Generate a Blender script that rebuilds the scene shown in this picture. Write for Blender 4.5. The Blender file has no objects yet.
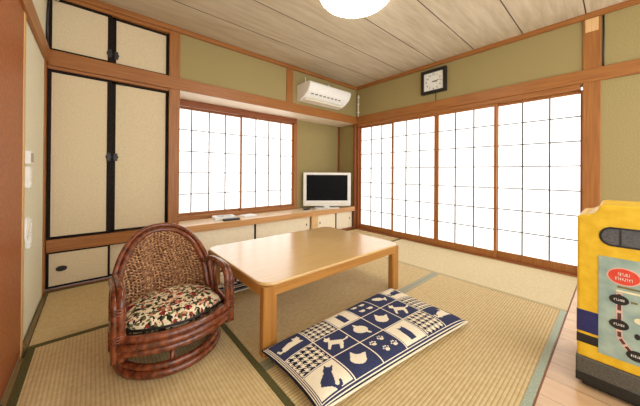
import bpy, bmesh, math, random
from mathutils import Vector, Matrix
random.seed(4)
PI = math.pi
S = bpy.context.scene
COL = S.collection

# ------------------------------------------------------------------ materials
def lin(c):
    return tuple(((v / 255) / 12.92 if v / 255 <= 0.04045 else ((v / 255 + 0.055) / 1.055) ** 2.4) for v in c) + (1,)

def mat(name, rgb, rough=0.6, rgb2=None, scale=(20, 20, 20), detail=4, bump=0.0, bscale=None, metal=0.0,
        spec=0.5, sheen=0.0, emit=None, estr=0.0, ramp=(0.35, 0.65), coat=0.0):
    m = bpy.data.materials.new(name)
    m.use_nodes = True
    nt = m.node_tree
    b = nt.nodes['Principled BSDF']
    b.inputs['Base Color'].default_value = lin(rgb)
    b.inputs['Roughness'].default_value = rough
    b.inputs['Metallic'].default_value = metal
    b.inputs['Specular IOR Level'].default_value = spec
    b.inputs['Coat Weight'].default_value = coat
    b.inputs['Coat Roughness'].default_value = 0.12
    if sheen:
        b.inputs['Sheen Weight'].default_value = sheen
    if emit:
        b.inputs['Emission Color'].default_value = lin(emit)
        b.inputs['Emission Strength'].default_value = estr
    if rgb2 or bump:
        tc = nt.nodes.new('ShaderNodeTexCoord')
        mp = nt.nodes.new('ShaderNodeMapping')
        mp.inputs['Scale'].default_value = scale
        nt.links.new(tc.outputs['Object'], mp.inputs['Vector'])
        n = nt.nodes.new('ShaderNodeTexNoise')
        n.inputs['Scale'].default_value = 1
        n.inputs['Detail'].default_value = detail
        nt.links.new(mp.outputs['Vector'], n.inputs['Vector'])
        if rgb2:
            r = nt.nodes.new('ShaderNodeValToRGB')
            r.color_ramp.elements[0].position = ramp[0]
            r.color_ramp.elements[1].position = ramp[1]
            r.color_ramp.elements[0].color = lin(rgb)
            r.color_ramp.elements[1].color = lin(rgb2)
            nt.links.new(n.outputs['Fac'], r.inputs['Fac'])
            nt.links.new(r.outputs['Color'], b.inputs['Base Color'])
        if bump:
            bp = nt.nodes.new('ShaderNodeBump')
            bp.inputs['Strength'].default_value = bump
            bp.inputs['Distance'].default_value = 0.004
            nt.links.new(n.outputs['Fac'], bp.inputs['Height'])
            nt.links.new(bp.outputs['Normal'], b.inputs['Normal'])
    return m

def wood(name, a, b_, axis, rough=0.42, fine=90, spec=0.4, coat=0.0):
    sc = [fine, fine, fine]
    sc['xyz'.index(axis)] = 3.0
    return mat(name, a, rough, b_, tuple(sc), detail=5, bump=0.08, spec=spec, ramp=(0.25, 0.75), coat=coat)

WA, WB = (138, 84, 40), (176, 116, 58)
M = {}
for ax in 'xyz':
    M['wood_' + ax] = wood('cypress_' + ax, WA, WB, ax)
    M['dark_' + ax] = wood('redwood_' + ax, (118, 62, 30), (158, 90, 46), ax)
M['left_wood'] = mat('veneer', (144, 76, 34), 0.45, (172, 98, 48), (60, 60, 60), detail=6, bump=0.05)
M['pale_wood'] = wood('pale_wood', (206, 168, 112), (228, 192, 140), 'x')
M['ledge_top_glare'] = wood('ledge_top_glare', (226, 198, 160), (242, 220, 186), 'x', rough=0.25, coat=0.4)  # ledge top paled, window glare mixed into its colour
M['edge_moss'] = wood('edge_moss', (96, 80, 46), (122, 102, 62), 'y')
M['edge_wood'] = wood('edge_wood', (186, 132, 78), (212, 162, 104), 'x')
M['pale_jamb'] = wood('pale_jamb', (200, 152, 92), (220, 176, 116), 'z')
M['patch'] = wood('patched_wood', (214, 170, 118), (232, 194, 140), 'z')
M['olive'] = mat('olive_plaster', (150, 134, 90), 0.95, (172, 156, 108), (160, 160, 160), detail=3, bump=0.35, spec=0.1)
M['pale_wall'] = mat('pale_plaster', (222, 216, 188), 0.95, (232, 227, 202), (140, 140, 140), detail=3, bump=0.2, spec=0.1)
M['bay_top'] = wood('bay_top', (232, 214, 190), (246, 232, 212), 'x')
M['fusuma'] = mat('fusuma_paper', (216, 197, 160), 0.9, (226, 209, 175), (90, 90, 90), detail=6, bump=0.08, spec=0.1)
M['lacquer'] = mat('black_lacquer', (24, 15, 11), 0.6, (36, 23, 16), (40, 40, 40), spec=0.15)
M['iron'] = mat('black_iron', (22, 20, 20), 0.45, (40, 36, 34), (90, 90, 90))
M['cream_door'] = mat('cream_door', (238, 224, 194), 0.6, (245, 233, 206), (30, 30, 30), detail=6)
M['heri'] = mat('tatami_border', (74, 70, 38), 0.8, (102, 96, 58), (150, 150, 150), detail=2, bump=0.2, spec=0.2)
M['heri_glare'] = mat('tatami_border_glare', (126, 140, 116), 0.5, (166, 176, 148), (150, 150, 150), detail=2, bump=0.2, sheen=0.4)  # border cloth lightened to carry the window's reflection
M['heri_half_glare'] = mat('tatami_border_half_glare', (122, 118, 84), 0.5, (150, 146, 108), (150, 150, 150), detail=2, bump=0.2, sheen=0.3)  # same cloth with a weaker reflection put into its colour
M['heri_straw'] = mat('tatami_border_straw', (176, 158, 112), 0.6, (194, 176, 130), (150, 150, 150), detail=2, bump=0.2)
M['kumiko'] = mat('lattice_wood', (70, 64, 60), 0.6, (88, 82, 76), (60, 60, 60))
M['white'] = mat('white_plastic', (236, 234, 228), 0.4, (242, 240, 234), (30, 30, 30))
M['ivory'] = mat('ivory_plastic', (226, 218, 196), 0.4, (234, 226, 206), (30, 30, 30))
M['switch_dark'] = mat('switch_insert', (150, 138, 120), 0.4, (166, 154, 134), (60, 60, 60))
M['black'] = mat('black_plastic', (18, 17, 18), 0.3, (26, 25, 26), (80, 80, 80))
M['screen'] = mat('screen_glass', (5, 5, 6), 0.55, (7, 7, 8), (20, 20, 20), spec=0.12)
M['slot'] = mat('grille_slot', (60, 62, 64), 0.6, (80, 82, 84), (60, 60, 60))
M['paper'] = mat('printed_page', (240, 240, 238), 0.6, (226, 226, 222), (60, 60, 60))
M['page_photo'] = mat('printed_photo', (90, 88, 92), 0.5, (220, 218, 214), (24, 70, 10), detail=3)
M['table'] = wood('table_veneer', (208, 166, 104), (222, 182, 120), 'x', rough=0.3, fine=50, spec=0.8, coat=1.0)
M['table'].node_tree.nodes['Principled BSDF'].inputs['Coat Roughness'].default_value = 0.2
M['table_leg'] = wood('table_leg_wood', (158, 102, 42), (184, 128, 62), 'z', rough=0.35, fine=60)
M['table_apron'] = wood('table_apron_wood', (164, 108, 46), (190, 134, 66), 'x', rough=0.35, fine=60)
M['rattan'] = mat('rattan_pole', (84, 38, 20), 0.26, (138, 70, 38), (40, 40, 30), detail=3, bump=0.1, coat=0.4)
M['weave'] = mat('rattan_core', (116, 62, 34), 0.38, (206, 158, 108), (70, 70, 70), detail=3, coat=0.2)
M['weave_back'] = mat('rattan_backing', (78, 42, 24), 0.7, (120, 74, 44), (120, 120, 120))
M['navy'] = mat('navy_cotton', (46, 51, 82), 0.9, (62, 66, 96), (260, 260, 260), detail=2, bump=0.3, spec=0.15)
M['navy_dark'] = mat('dark_navy_cotton', (26, 27, 44), 0.9, (38, 38, 56), (260, 260, 260), detail=2, bump=0.3, spec=0.15)
M['cream'] = mat('cream_cotton', (230, 216, 188), 0.9, (242, 230, 206), (260, 260, 260), detail=2, bump=0.3, spec=0.15)
M['yellow'] = mat('yellow_plastic', (222, 174, 26), 0.45, (234, 190, 44), (26, 26, 26), detail=5, bump=0.05)
M['charcoal'] = mat('charcoal_plastic', (72, 68, 60), 0.7, (98, 92, 80), (200, 200, 200), bump=0.4)
M['base_black'] = mat('base_rubber', (24, 22, 20), 0.5, (34, 32, 28), (100, 100, 100))
M['slot_grey'] = mat('slot_grey', (74, 72, 74), 0.7, (92, 90, 92), (120, 120, 120))
M['navy_stripe'] = mat('navy_stripe', (26, 30, 88), 0.45, (34, 38, 98), (40, 40, 40))
M['panel_teal'] = mat('panel_print', (136, 158, 150), 0.5, (168, 186, 172), (14, 14, 14), detail=3)
M['red'] = mat('red_print', (214, 62, 40), 0.5, (224, 74, 50), (60, 60, 60))
M['pinkline'] = mat('pink_print', (222, 178, 160), 0.5, (232, 190, 172), (60, 60, 60))
M['route'] = mat('maroon_print', (84, 44, 44), 0.5, (98, 54, 52), (60, 60, 60))
M['olive_print'] = mat('olive_print', (112, 96, 52), 0.5, (130, 112, 64), (60, 60, 60))
M['cream_print'] = mat('cream_print', (226, 214, 170), 0.5, (236, 224, 182), (60, 60, 60))
M['white_print'] = mat('white_print', (240, 226, 214), 0.5, (246, 234, 222), (60, 60, 60))
M['ink'] = mat('ink_print', (20, 18, 20), 0.5, (28, 26, 28), (60, 60, 60))
M['steel'] = mat('brushed_steel', (150, 150, 150), 0.3, (170, 170, 170), (60, 60, 60), metal=1.0)
M['clock_face'] = mat('clock_dial', (236, 234, 226), 0.5, (242, 240, 232), (30, 30, 30))

def paper_mat():
    m = mat('shoji_paper', (250, 250, 246), 0.9, (244, 244, 240), (50, 50, 50), detail=6, emit=(252, 253, 255), estr=PAPER_E)
    return m
PAPER_E, LAMP_E = 0.85, 10.0
M['shoji'] = paper_mat()
M['lamp'] = mat('lamp_diffuser', (250, 248, 240), 0.5, (246, 244, 236), (10, 10, 10), emit=(255, 250, 240), estr=LAMP_E)

def tatami(name, a, b_, axis, dark=(0.66, 0.61, 0.54)):
    """rush mat: fine ribs running along `axis`, speckled straw colour"""
    m = mat(name, a, 0.7, b_, (40, 40, 40), detail=6, spec=0.35)
    nt = m.node_tree
    b = nt.nodes['Principled BSDF']
    tc = nt.nodes.new('ShaderNodeTexCoord')
    w = nt.nodes.new('ShaderNodeTexWave')
    w.wave_type = 'BANDS'
    w.bands_direction = 'Y' if axis == 'x' else 'X'
    w.inputs['Scale'].default_value = 314.159 / 15.7 / 1.0   # one rib per ~16 mm
    w.inputs['Distortion'].default_value = 0.25
    w.inputs['Detail'].default_value = 1
    nt.links.new(tc.outputs['Object'], w.inputs['Vector'])
    w2 = nt.nodes.new('ShaderNodeTexWave')
    w2.bands_direction = 'X' if axis == 'x' else 'Y'
    w2.inputs['Scale'].default_value = 42
    w2.inputs['Distortion'].default_value = 1.0
    nt.links.new(tc.outputs['Object'], w2.inputs['Vector'])
    mx = nt.nodes.new('ShaderNodeMix'); mx.data_type = 'RGBA'; mx.blend_type = 'MULTIPLY'
    mx.inputs['Factor'].default_value = 1.0
    rp = nt.nodes.new('ShaderNodeValToRGB')
    rp.color_ramp.elements[0].position = 0.0
    rp.color_ramp.elements[0].color = (*dark, 1)
    rp.color_ramp.elements[1].position = 0.45
    rp.color_ramp.elements[1].color = (1, 1, 1, 1)
    nt.links.new(w.outputs['Fac'], rp.inputs['Fac'])
    old = b.inputs['Base Color'].links[0].from_socket
    nt.links.new(old, mx.inputs['A'])
    nt.links.new(rp.outputs['Color'], mx.inputs['B'])
    mx2 = nt.nodes.new('ShaderNodeMix'); mx2.data_type = 'RGBA'; mx2.blend_type = 'MULTIPLY'
    mx2.inputs['Factor'].default_value = 0.22
    nt.links.new(mx.outputs['Result'], mx2.inputs['A'])
    nt.links.new(w2.outputs['Color'], mx2.inputs['B'])
    nt.links.new(mx2.outputs['Result'], b.inputs['Base Color'])
    ad = nt.nodes.new('ShaderNodeMath'); ad.operation = 'ADD'
    nt.links.new(w.outputs['Fac'], ad.inputs[0])
    nt.links.new(w2.outputs['Fac'], ad.inputs[1])
    bp = nt.nodes.new('ShaderNodeBump')
    bp.inputs['Strength'].default_value = 0.35
    bp.inputs['Distance'].default_value = 0.003
    nt.links.new(ad.outputs[0], bp.inputs['Height'])
    nt.links.new(bp.outputs['Normal'], b.inputs['Normal'])
    return m
TA, TB = (218, 190, 136), (230, 205, 154)
M['tatami_x'] = tatami('rush_along_x', TA, TB, 'x')
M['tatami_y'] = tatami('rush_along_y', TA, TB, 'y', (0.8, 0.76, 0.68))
M['tatami_glare'] = tatami('rush_with_glare', (232, 212, 166), (240, 222, 180), 'y')  # same straw made paler, shoji glare painted into the rush

def board_mat(name, a, b_, seam_axis, pitch, axis, rough, seam_w=0.012, streak=(0, 0, 0), coat=0.0, offset=0.0):
    m = wood(name, a, b_, axis, rough=rough, fine=26, coat=coat)
    nt = m.node_tree
    b = nt.nodes['Principled BSDF']
    tc = nt.nodes.new('ShaderNodeTexCoord')
    sx = nt.nodes.new('ShaderNodeSeparateXYZ')
    nt.links.new(tc.outputs['Object'], sx.inputs[0])
    def math_(op, v0, v1=None):
        n = nt.nodes.new('ShaderNodeMath'); n.operation = op
        if hasattr(v0, 'links'): nt.links.new(v0, n.inputs[0])
        else: n.inputs[0].default_value = v0
        if v1 is not None:
            if hasattr(v1, 'links'): nt.links.new(v1, n.inputs[1])
            else: n.inputs[1].default_value = v1
        return n.outputs[0]
    v = math_('ADD', sx.outputs[seam_axis.upper()], offset)
    v = math_('DIVIDE', v, pitch)
    fl = math_('FLOOR', v)
    fr = math_('SUBTRACT', v, fl)
    seam = math_('LESS_THAN', fr, seam_w)
    wn = nt.nodes.new('ShaderNodeTexWhiteNoise'); wn.noise_dimensions = '1D'
    nt.links.new(fl, wn.inputs['W'])
    tone = math_('ADD', math_('MULTIPLY', wn.outputs['Value'], 0.14), 0.86)
    old = b.inputs['Base Color'].links[0].from_socket
    mul = nt.nodes.new('ShaderNodeVectorMath'); mul.operation = 'SCALE'
    nt.links.new(old, mul.inputs[0]); nt.links.new(tone, mul.inputs['Scale'])
    mx = nt.nodes.new('ShaderNodeMix'); mx.data_type = 'RGBA'
    nt.links.new(seam, mx.inputs['Factor'])
    nt.links.new(mul.outputs[0], mx.inputs['A'])
    mx.inputs['B'].default_value = lin((60, 42, 30))
    nt.links.new(mx.outputs['Result'], b.inputs['Base Color'])
    return m
M['ceiling'] = board_mat('ceiling_boards', (190, 173, 144), (220, 206, 180), 'y', 0.4667, 'x', 0.6, seam_w=0.02, offset=0.0)
M['floorboards'] = board_mat('floor_boards', (204, 162, 118), (222, 184, 142), 'x', 0.15, 'y', 0.22, seam_w=0.015, coat=0.3)

def floral():
    m = mat('floral_tapestry', (230, 218, 190), 0.95, None, (1, 1, 1), spec=0.1)
    nt = m.node_tree
    b = nt.nodes['Principled BSDF']
    tc = nt.nodes.new('ShaderNodeTexCoord')
    n0 = nt.nodes.new('ShaderNodeTexNoise'); n0.inputs['Scale'].default_value = 30
    nt.links.new(tc.outputs['Object'], n0.inputs['Vector'])
    ml = nt.nodes.new('ShaderNodeVectorMath'); ml.operation = 'MULTIPLY_ADD'
    ml.inputs[1].default_value = (0.03, 0.03, 0.03)
    nt.links.new(n0.outputs['Color'], ml.inputs[0]); nt.links.new(tc.outputs['Object'], ml.inputs[2])
    v = nt.nodes.new('ShaderNodeTexVoronoi'); v.inputs['Scale'].default_value = 80
    nt.links.new(ml.outputs[0], v.inputs['Vector'])
    sp = nt.nodes.new('ShaderNodeSeparateColor')
    nt.links.new(v.outputs['Color'], sp.inputs['Color'])
    r = nt.nodes.new('ShaderNodeValToRGB'); r.color_ramp.interpolation = 'CONSTANT'
    cols = [(0.0, (222, 204, 166)), (0.26, (40, 38, 34)), (0.47, (104, 100, 62)), (0.62, (232, 218, 186)), (0.76, (152, 52, 44)), (0.85, (200, 140, 110)), (0.93, (70, 78, 64))]
    e = r.color_ramp.elements
    e[0].position, e[0].color = cols[0][0], lin(cols[0][1])
    e[1].position, e[1].color = cols[1][0], lin(cols[1][1])
    for p_, c in cols[2:]:
        q = e.new(p_); q.color = lin(c)
    nt.links.new(sp.outputs['Red'], r.inputs['Fac'])
    # red rose blotches in the middle of the cloth
    n1 = nt.nodes.new('ShaderNodeTexVoronoi'); n1.inputs['Scale'].default_value = 13
    nt.links.new(ml.outputs[0], n1.inputs['Vector'])
    lt = nt.nodes.new('ShaderNodeMath'); lt.operation = 'LESS_THAN'; lt.inputs[1].default_value = 0.22
    nt.links.new(n1.outputs['Distance'], lt.inputs[0])
    r2 = nt.nodes.new('ShaderNodeValToRGB'); r2.color_ramp.interpolation = 'CONSTANT'
    e = r2.color_ramp.elements
    e[0].position, e[0].color = 0.0, lin((150, 46, 42))
    e[1].position, e[1].color = 0.5, lin((206, 120, 100))
    q = e.new(0.75); q.color = lin((104, 30, 34))
    nt.links.new(sp.outputs['Green'], r2.inputs['Fac'])
    mx = nt.nodes.new('ShaderNodeMix'); mx.data_type = 'RGBA'
    nt.links.new(lt.outputs[0], mx.inputs['Factor'])
    nt.links.new(r.outputs['Color'], mx.inputs['A']); nt.links.new(r2.outputs['Color'], mx.inputs['B'])
    nt.links.new(mx.outputs['Result'], b.inputs['Base Color'])
    bp = nt.nodes.new('ShaderNodeBump'); bp.inputs['Strength'].default_value = 0.3; bp.inputs['Distance'].default_value = 0.003
    nt.links.new(v.outputs['Distance'], bp.inputs['Height']); nt.links.new(bp.outputs['Normal'], b.inputs['Normal'])
    return m
M['floral'] = floral()

# ------------------------------------------------------------------ mesh builder
class MB:
    def __init__(s):
        s.v, s.f, s.mi = [], [], []
    def add(s, vs, fs, mi=0):
        o = len(s.v)
        s.v += [tuple(p) for p in vs]
        s.f += [[i + o for i in f] for f in fs]
        s.mi += [mi] * len(fs)
        return s
    def box(s, x0, x1, y0, y1, z0, z1, mi=0):
        x0, x1 = min(x0, x1), max(x0, x1); y0, y1 = min(y0, y1), max(y0, y1); z0, z1 = min(z0, z1), max(z0, z1)
        vs = [(x, y, z) for z in (z0, z1) for y in (y0, y1) for x in (x0, x1)]
        return s.add(vs, [(0, 2, 3, 1), (4, 5, 7, 6), (0, 1, 5, 4), (2, 6, 7, 3), (0, 4, 6, 2), (1, 3, 7, 5)], mi)
    def tube(s, path, r, n=8, closed=False, mi=0, cap=True):
        P = [Vector(p) for p in path]
        m = len(P)
        R = r if isinstance(r, (list, tuple)) else [r] * m
        prev = None
        vs, fs = [], []
        for i, p in enumerate(P):
            if closed:
                t = P[(i + 1) % m] - P[i - 1]
            else:
                t = P[min(i + 1, m - 1)] - P[max(i - 1, 0)]
            t.normalize()
            if prev is None:
                a = Vector((0, 0, 1)) if abs(t.z) < 0.9 else Vector((1, 0, 0))
                u = t.cross(a).normalized()
            else:
                u = (prev - t * prev.dot(t)).normalized()
            prev = u
            w = t.cross(u)
            for k in range(n):
                a = 2 * PI * k / n
                vs.append(p + (u * math.cos(a) + w * math.sin(a)) * R[i])
        rng = m if closed else m - 1
        for i in range(rng):
            j = (i + 1) % m
            for k in range(n):
                l = (k + 1) % n
                fs.append((i * n + k, i * n + l, j * n + l, j * n + k))
        if not closed and cap:
            fs.append(tuple(range(n))[::-1]); fs.append(tuple((m - 1) * n + k for k in range(n)))
        return s.add(vs, fs, mi)
    def lathe(s, prof, c=(0, 0, 0), n=48, mi=0):
        vs, fs = [], []
        m = len(prof)
        for k in range(n):
            a = 2 * PI * k / n
            for r, z in prof:
                vs.append((c[0] + r * math.cos(a), c[1] + r * math.sin(a), c[2] + z))
        for k in range(n):
            l = (k + 1) % n
            for i in range(m - 1):
                fs.append((k * m + i, l * m + i, l * m + i + 1, k * m + i + 1))
        return s.add(vs, fs, mi)
    def prism(s, poly, axis, a, b, mi=0):
        """poly: 2D outline on the plane across `axis` (x: (y,z), y: (x,z), z: (x,y))"""
        def P(q, t):
            return {'x': (t, q[0], q[1]), 'y': (q[0], t, q[1]), 'z': (q[0], q[1], t)}[axis]
        n = len(poly)
        vs = [P(q, a) for q in poly] + [P(q, b) for q in poly]
        fs = [tuple(range(n))[::-1], tuple(range(n, 2 * n))] + [(i, (i + 1) % n, n + (i + 1) % n, n + i) for i in range(n)]
        return s.add(vs, fs, mi)
    def build(s, name, mats, parent=None, bevel=0.0, smooth=False, seg=2, fix=True):
        me = bpy.data.meshes.new(name)
        me.from_pydata(s.v, [], s.f)
        mats = mats if isinstance(mats, (list, tuple)) else [mats]
        for q in mats:
            me.materials.append(q)
        me.polygons.foreach_set('material_index', s.mi)
        if fix:
            bm = bmesh.new(); bm.from_mesh(me)
            bmesh.ops.recalc_face_normals(bm, faces=bm.faces)
            bm.to_mesh(me); bm.free()
        if smooth:
            me.polygons.foreach_set('use_smooth', [True] * len(me.polygons))
        o = bpy.data.objects.new(name, me)
        COL.objects.link(o)
        if parent:
            o.parent = parent
        if bevel:
            b = o.modifiers.new('bevel', 'BEVEL')
            b.width = bevel; b.segments = seg; b.limit_method = 'ANGLE'; b.angle_limit = math.radians(40)
        me.update()
        return o

def box(*a): return MB().box(*a)
def tag(o, label, cat, group=None):
    o['label'] = label; o['category'] = cat
    if group: o['group'] = group
    return o
def thing(name, label, cat, loc=(0, 0, 0), rz=0, group=None):
    o = bpy.data.objects.new(name, None)
    o.empty_display_size = 0.1
    COL.objects.link(o)
    o.location = loc; o.rotation_euler = (0, 0, rz)
    return tag(o, label, cat, group)
def struct(o):
    o['kind'] = 'structure'
    return o
def rounded_rect(x0, x1, y0, y1, r, n=8):
    out = []
    for cx, cy, a0 in ((x1 - r, y1 - r, 0), (x0 + r, y1 - r, 90), (x0 + r, y0 + r, 180), (x1 - r, y0 + r, 270)):
        for k in range(n + 1):
            a = math.radians(a0 + 90 * k / n)
            out.append((cx + r * math.cos(a), cy + r * math.sin(a)))
    return out
def ellipse(cx, cy, rx, ry, n=28):
    return [(cx + rx * math.cos(2 * PI * k / n), cy + ry * math.sin(2 * PI * k / n)) for k in range(n)]

# ------------------------------------------------------------------ dimensions (metres; far corner of the room is the origin)
XL = -3.727            # left wall
PY = -2.76             # end of the tatami / shoji opening
YB = -4.1              # the room goes on behind the viewer
HK = 1.76              # height of the sliding door openings
N0, N1 = 1.805, 1.93   # picture rail
ZC = 2.444             # ceiling
BD = 0.42              # depth of the window bay
PL0, PL1 = -2.868, -2.768

# ------------------------------------------------------------------ setting
struct(box(XL - 0.15, 0.3, YB, 0.6, -0.16, -0.06).build('ground', M['floorboards']))
struct(box(XL, 0.05, YB, PY - 0.005, -0.06, -0.004).build('floor', M['floorboards']))
struct(box(XL, 0.0, PY, 0.0, -0.06, -0.045).build('floor_underlay', M['pale_wood']))
struct(box(XL - 0.1, 0.12, YB, 0.12, ZC, ZC + 0.05).build('ceiling', M['ceiling']))
struct(box(XL - 0.12, XL, YB, 0.6, -0.06, ZC).build('wall_left', M['pale_wall']))
# right wall: above the shoji, and past the pillar
w = MB()
w.box(0.0, 0.1, PY - 0.02, 0.0, HK + 0.04, ZC)
w.box(0.0, 0.1, YB, PY - 0.02, -0.06, ZC)
struct(w.build('wall_right', M['olive']))
# window wall: above the bay, behind the closet, and the bay itself
w = MB()
w.box(PL0, 0.0, 0.0, 0.1, N1 - 0.02, ZC)
w.box(PL1 - 0.02, 0.1, BD, BD + 0.1, -0.06, 0.43)
w.box(-1.02, 0.1, BD, BD + 0.1, 0.43, 1.82)
w.box(0.0, 0.1, 0.0, BD, -0.06, 1.86)
w.box(PL0, PL1 - 0.01, 0.005, BD + 0.1, -0.06, 1.86)
struct(w.build('wall_back', M['olive']))
struct(box(PL1 - 0.03, 0.1, 0.0, BD + 0.1, 1.81, 1.86).build('trim_1', M['bay_top']))

def trim(k, mb, m, bev=0.004):
    return struct(mb.build('trim_%d' % k, m, bevel=bev))
# picture rails
trim(2, MB().box(XL + 0.001, 0.0, -0.022, 0.004, N0, N1), M['wood_x'])
trim(3, MB().box(-0.022, 0.004, YB, 0.0, N0 + 0.005, N1), M['wood_y'])
trim(4, MB().box(XL, XL + 0.022, YB, -0.022, N0, N1), M['wood_y'])
# heads of the openings
trim(5, MB().box(-0.012, 0.09, PY, -0.05, HK, N0 + 0.005), M['wood_y'])
trim(6, MB().box(PL1, -1.02, BD - 0.07, BD + 0.06, 1.735, 1.81), M['dark_x'])
# ceiling cornices
trim(7, MB().box(XL, 0.0, -0.03, 0.004, 2.395, ZC), M['wood_x'])
trim(8, MB().box(-0.03, 0.004, YB, -0.03, 2.395, ZC), M['wood_y'])
trim(9, MB().box(XL, XL + 0.03, YB, -0.03, 2.395, ZC), M['wood_y'])
# pillars
trim(10, MB().box(PL0, PL1, -0.012, 0.03, -0.045, 2.395), M['wood_z'])
trim(11, MB().box(-0.052, 0.0, -0.02, 0.02, -0.045, N0), M['dark_z'])
trim(25, MB().box(-0.004, 0.09, -0.056, 0.0, -0.045, HK + 0.02), M['dark_z'], 0.001)
trim(26, MB().box(0.0, 0.09, -2.82, -2.787, -0.045, HK + 0.02), M['dark_z'], 0.001)
trim(12, MB().box(-0.014, 0.03, -2.89, -2.775, -0.03, 2.395), M['wood_z'])
trim(13, MB().box(-1.455, -1.345, -0.01, 0.03, N1, 2.395), M['wood_z'])
trim(14, MB().box(XL - 0.01, XL + 0.006, -0.11, -0.001, -0.045, N0), M['wood_z'], 0.001)
trim(15, MB().box(XL, XL + 0.012, -0.925, -0.885, -0.045, N0), M['pale_jamb'])
trim(16, MB().box(-1.05, -0.99, BD - 0.05, BD, 0.385, 1.81), M['wood_z'])
trim(17, MB().box(-0.03, 0.0, BD - 0.02, BD, 0.385, 1.81), M['dark_z'], 0.002)
# light repair block at the head of the pillar
trim(18, MB().box(-0.0165, -0.012, -2.875, -2.79, 2.27, 2.39), M['patch'], 0.001)
# sills and floor strips
trim(19, MB().box(-0.03, 0.09, PY, -0.03, -0.045, 0.012), M['dark_y'])
trim(20, MB().box(XL + 0.006, XL + 0.028, -0.9, -0.03, -0.045, 0.012), M['edge_moss'], 0.002)
trim(21, MB().box(PL1, -1.05, BD - 0.06, BD + 0.05, 0.385, 0.435), M['wood_x'])
trim(22, MB().box(XL + 0.03, -0.03, -0.02, 0.0, -0.045, 0.008), M['dark_x'], 0.002)
trim(23, MB().box(XL, 0.0, PY - 0.004, PY + 0.0, -0.045, 0.001), M['dark_x'], 0)

# left wall: flush wooden door beside the pale jamb
d = struct(MB().box(XL, XL + 0.008, -1.95, -0.926, -0.003, N0).build('door_5', M['left_wood'], bevel=0.002))

# shoji: frame, paper, lattice for one panel.  axis 'y': panel lies along y at depth x
def shoji(name, axis, a0, a1, depth, z0, z1, cols, rows, stile=0.028, top=0.03, bottom=0.075, th=0.028, wm='wood'):
    def B(mb, p0, p1, q0, q1, d0, d1):
        if axis == 'y': mb.box(d0, d1, p0, p1, q0, q1)
        else: mb.box(p0, p1, d0, d1, q0, q1)
    f = MB()
    d0, d1 = depth - th / 2, depth + th / 2
    B(f, a0, a0 + stile, z0, z1, d0, d1); B(f, a1 - stile, a1, z0, z1, d0, d1)
    B(f, a0 + stile, a1 - stile, z1 - top, z1, d0, d1); B(f, a0 + stile, a1 - stile, z0, z0 + bottom, d0, d1)
    fo = struct(f.build(name, M[wm + '_z'], bevel=0.002))
    pb = MB()
    B(pb, a0 + stile - 0.004, a1 - stile + 0.004, z0 + bottom - 0.004, z1 - top + 0.004, depth + 0.004, depth + 0.007)
    struct(pb.build('paper', M['shoji'], fo))
    k = MB()
    A0, A1, Z0, Z1 = a0 + stile, a1 - stile, z0 + bottom, z1 - top
    for x in cols:
        B(k, A0 + (A1 - A0) * x - 0.0055, A0 + (A1 - A0) * x + 0.0055, Z0, Z1, depth - 0.008, depth + 0.003)
    for z in rows:
        B(k, A0, A1, z - 0.0045, z + 0.0045, depth - 0.006, depth + 0.002)
    struct(k.build('lattice', M['kumiko'], fo))
    return fo
W4 = (2.755 - 0.052) / 4
ROWS = (0.33, 0.564, 0.802, 1.043, 1.28, 1.516)
for i in range(4):
    y0 = -0.052 - W4 * (i + 1) - (0.012 if i in (0, 2) else 0.0)
    y1 = -0.052 - W4 * i + (0.012 if i in (1,) else 0.0) + (0.012 if i == 3 else 0)
    if i == 3: y0 = -2.786
    dep = 0.012 if i in (1, 2) else 0.05
    shoji('door_%d' % (i + 1), 'y', y0, y1, dep, 0.012, HK, (1 / 3, 2 / 3), ROWS)
for i, (a, b_, dp) in enumerate(((-2.768, -1.89, BD + 0.02), (-1.925, -1.05, BD - 0.012))):
    shoji('window_%d' % (i + 1), 'x', a, b_, dp, 0.435, 1.735, (0.25, 0.5, 0.75), (0.69, 0.95, 1.21, 1.47),
          stile=0.022, top=0.02, bottom=0.03, th=0.024, wm='wood')

# ------------------------------------------------------------------ tatami mats
def tatami_mat(x0, x1, y0, y1, along, label, hm=('heri', 'heri'), rush=None):
    t = thing('tatami_mat', label, 'tatami mat', ((x0 + x1) / 2, (y0 + y1) / 2, -0.045), 0, 'tatami mats covering the room floor')
    hx, hy = (x1 - x0) / 2 - 0.0015, (y1 - y0) / 2 - 0.0015
    bw = 0.032
    if along == 'x':
        MB().box(-hx, hx, -hy, hy, 0, 0.045).build('rush_surface', M[rush or 'tatami_x'], t, bevel=0.002)
        for s, q in ((-1, 0), (1, 1)):
            MB().box(-hx, hx, s * hy, s * (hy - bw), 0.01, 0.0465).build('border', M[hm[q]], t, bevel=0.001)
    else:
        MB().box(-hx, hx, -hy, hy, 0, 0.045).build('rush_surface', M[rush or 'tatami_y'], t, bevel=0.002)
        for s, q in ((-1, 0), (1, 1)):
            MB().box(s * hx, s * (hx - bw), -hy, hy, 0.01, 0.0465).build('border', M[hm[q]], t, bevel=0.001)
    return t
xa, xb, xm, xz = XL + 0.028, -2.80, -0.935, -0.03
ya, yb, yc = -0.02, -0.915, -1.84
tatami_mat(xa, -1.87, yb, ya, 'x', 'straw tatami mat laid along the foot of the closet')
tatami_mat(-1.87, xz, yb, ya, 'x', 'straw tatami mat in front of the low cabinets and under the table end')
tatami_mat(xa, xb, PY, yb, 'y', 'dark bordered tatami mat under the rattan chair')
tatami_mat(xm, xz, PY, yb, 'y', 'pale sunlit tatami mat along the tall shoji screens', ('heri_straw', 'heri_straw'), 'tatami_glare')
tatami_mat(xb, xm, yc, yb, 'x', 'tatami mat under the low wooden table', ('heri_half_glare', 'heri'))
tatami_mat(xb, xm, PY, yc, 'x', 'tatami mat under the navy cat cushion, edging the wooden floor', ('heri_glare', 'heri_half_glare'))

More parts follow.
